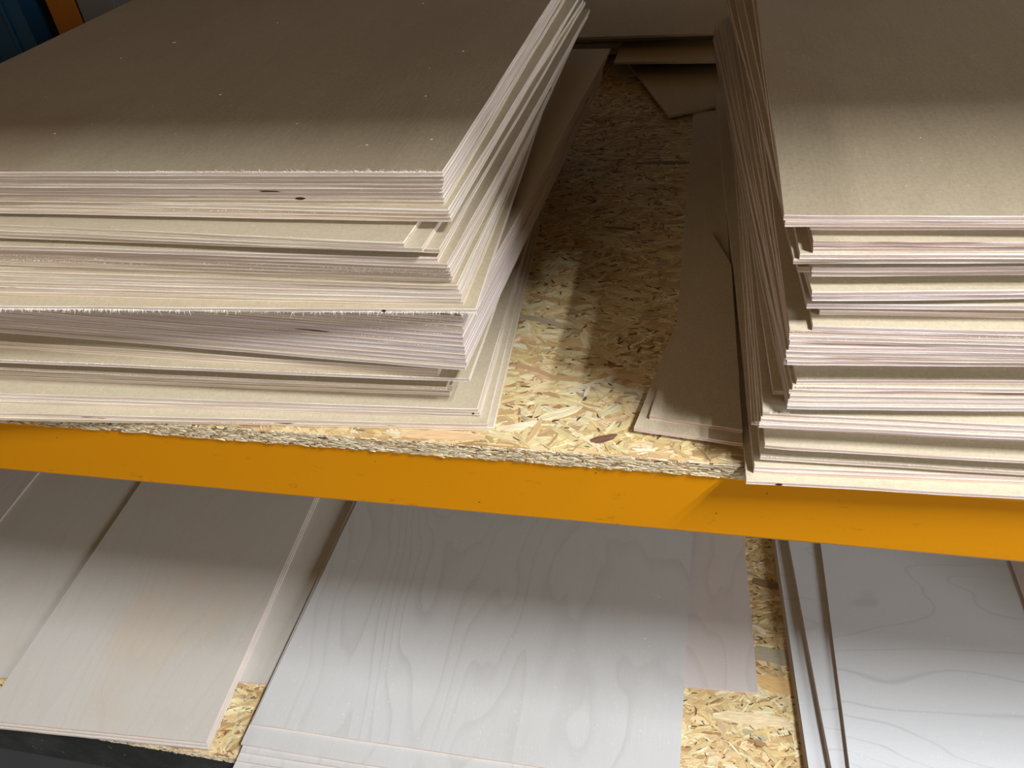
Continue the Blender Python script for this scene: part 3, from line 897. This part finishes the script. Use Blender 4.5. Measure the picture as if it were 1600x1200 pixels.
# ------------------------------------------------------------------ things beyond the left stack
def quad_prism(name, pts, depth, mat, label, cat):
    V = [Vector(p) for p in pts] + [Vector(p)+Vector((0, depth, 0)) for p in pts]
    n = len(pts)
    Fc = [list(range(n))[::-1], list(range(n, 2*n))] + [[i, (i+1) % n, (i+1) % n+n, i+n] for i in range(n)]
    c = V[0].copy()
    me = mesh_from(name, [tuple(v-c) for v in V], Fc, [mat])
    bm = bmesh.new(); bm.from_mesh(me); bmesh.ops.recalc_face_normals(bm, faces=bm.faces)
    bmesh.ops.bevel(bm, geom=list(bm.edges), offset=0.003, segments=2, affect='EDGES'); bm.to_mesh(me); bm.free()
    o = link(name, me); o.location = c
    return setp(o, label, cat) if label else o
def crate(x, y, w, d, h, yaw, mat, name, label, cat):
    root = bpy.data.objects.new(name, None); COL.objects.link(root)
    root.location = (x, y, 0.0002); root.rotation_euler = (0, 0, R(yaw)); setp(root, label, cat)
    bm = bmesh.new(); t = 0.004
    box(bm, 0, w, 0, t, 0, h); box(bm, 0, w, d-t, d, 0, h); box(bm, 0, t, t, d-t, 0, h); box(bm, w-t, w, t, d-t, 0, h); box(bm, t, w-t, t, d-t, 0, t)
    bm_obj('body', bm, mat, root)
    bm = bmesh.new()
    for q in (-0.008,): box(bm, q, w-q, q, 0, h-0.02, h, 0.001); box(bm, q, w-q, d, d-q, h-0.02, h, 0.001); box(bm, q, 0, 0, d, h-0.02, h, 0.001); box(bm, w, w-q, 0, d, h-0.02, h, 0.001)
    bm_obj('rim', bm, mat, root)
    for k in range(4):
        bm = bmesh.new(); xx = w*(0.14+0.24*k); box(bm, xx-0.005, xx+0.005, -0.007, 0, 0.004, h-0.021, 0.001)
        bm_obj('rib', bm, mat, root)
    return root
crate(-1.86, 1.16, 0.325, 0.30, 0.24, 3, M['blue'], 'storage_crate', 'blue ribbed crate in the dark beyond the left stack, top left corner', 'crate')
bm = bmesh.new(); box(bm, -0.012, 0.012, -0.012, 0.012, 0, 0.34, 0.002, Matrix.Rotation(R(-7), 4, 'Y'))
o = bm_obj('leaning_bar', bm, M['blue']); o.location = (-1.80, 1.55, 0.004)
setp(o, 'dark blue bar leaning between the blue crate and the orange box', 'bar')
def carton(x, y, w, d, h, yaw, mat, name, label, cat):
    root = bpy.data.objects.new(name, None); COL.objects.link(root)
    root.location = (x, y, 0.0002); root.rotation_euler = (0, 0, R(yaw)); setp(root, label, cat)
    bm = bmesh.new(); box(bm, 0, w, 0, d, 0, h, 0.003); bm_obj('body', bm, mat, root)
    bm = bmesh.new(); box(bm, -0.001, w/2-0.001, 0.0, d, h, h+0.003, 0.0005); bm_obj('flap', bm, mat, root)
    bm = bmesh.new(); box(bm, w/2+0.001, w+0.001, 0.0, d, h, h+0.003, 0.0005); bm_obj('flap', bm, mat, root)
    return root
carton(-1.475, 1.19, 0.072, 0.20, 0.20, 4, M['orange'], 'orange_box', 'small orange box beyond the left stack near the top left corner', 'box')
carton(-1.395, 1.19, 0.10, 0.16, 0.24, -3, M['card'], 'white_box', 'pale grey carton right of the orange box, top left corner', 'box')

# sawdust specks and one dark sliver on the top sheets
def specks(name, spots, zz, label, mat, s0=0.0004, s1=0.0010):
    V = []; Fc = []; rr = random.Random(4)
    for (x, y) in spots:
        s = rr.uniform(s0, s1); a = rr.uniform(0, 3); ca, sa = math.cos(a)*s, math.sin(a)*s
        b_ = len(V); l = rr.uniform(0.7, 2.0)
        V += [(x+ca*l, y+sa*l, zz), (x-sa*.5, y+ca*.5, zz), (x-ca*l, y-sa*l, zz), (x+sa*.5, y-ca*.5, zz), (x, y, zz+s*0.5)]
        Fc += [(b_, b_+1, b_+4), (b_+1, b_+2, b_+4), (b_+2, b_+3, b_+4), (b_+3, b_, b_+4), (b_+3, b_+2, b_+1, b_)]
    o = link(name, mesh_from(name, V, Fc, [mat]))
    return setp(o, label, 'sawdust', None, 'stuff')
rs = random.Random(9)
zl = len(LEFT)*T - T + TH + 0.0001; zr = len(RIGHT)*T - T + TH + 0.0001
specks('sawdust', [(-0.20-0.58*rs.random(), 0.02+0.75*rs.random()) for _ in range(110)], zl, 'scattered sawdust specks on the topmost left sheet', M['dust'])
specks('sawdust', [(0.07+0.5*rs.random(), 0.0+0.75*rs.random()) for _ in range(90)], zr, 'scattered sawdust specks on the topmost right sheet', M['dust'])
specks('sawdust', [(-0.67+0.66*rs.random(), 0.08+0.6*rs.random()) for _ in range(26)], ZL+6*T-0.0001, 'few sawdust specks on the topmost wide pale sheet at the bottom', M['dust'], 0.0008, 0.0016)
# overhanging loads of the level above, shading the stacks; right-hand load added for shade
for k in range(4):
    polygon_sheet([(-0.95, -0.21), (0.425, -0.21), (0.425, 0.60), (-0.95, 0.60)], 0.7505+k*T, M['face_tan'], M['edge'],
        'plywood sheet overhanging the level above the left stack, out of view', 'left sheets on the level above')
    polygon_sheet([(0.435, -0.165), (0.93, -0.165), (0.93, 0.60), (0.435, 0.60)], 0.7505+k*T, M['face_tan'], M['edge'],
        'plywood sheet overhanging the level above the right stack, out of view', 'added right sheets on the level above')
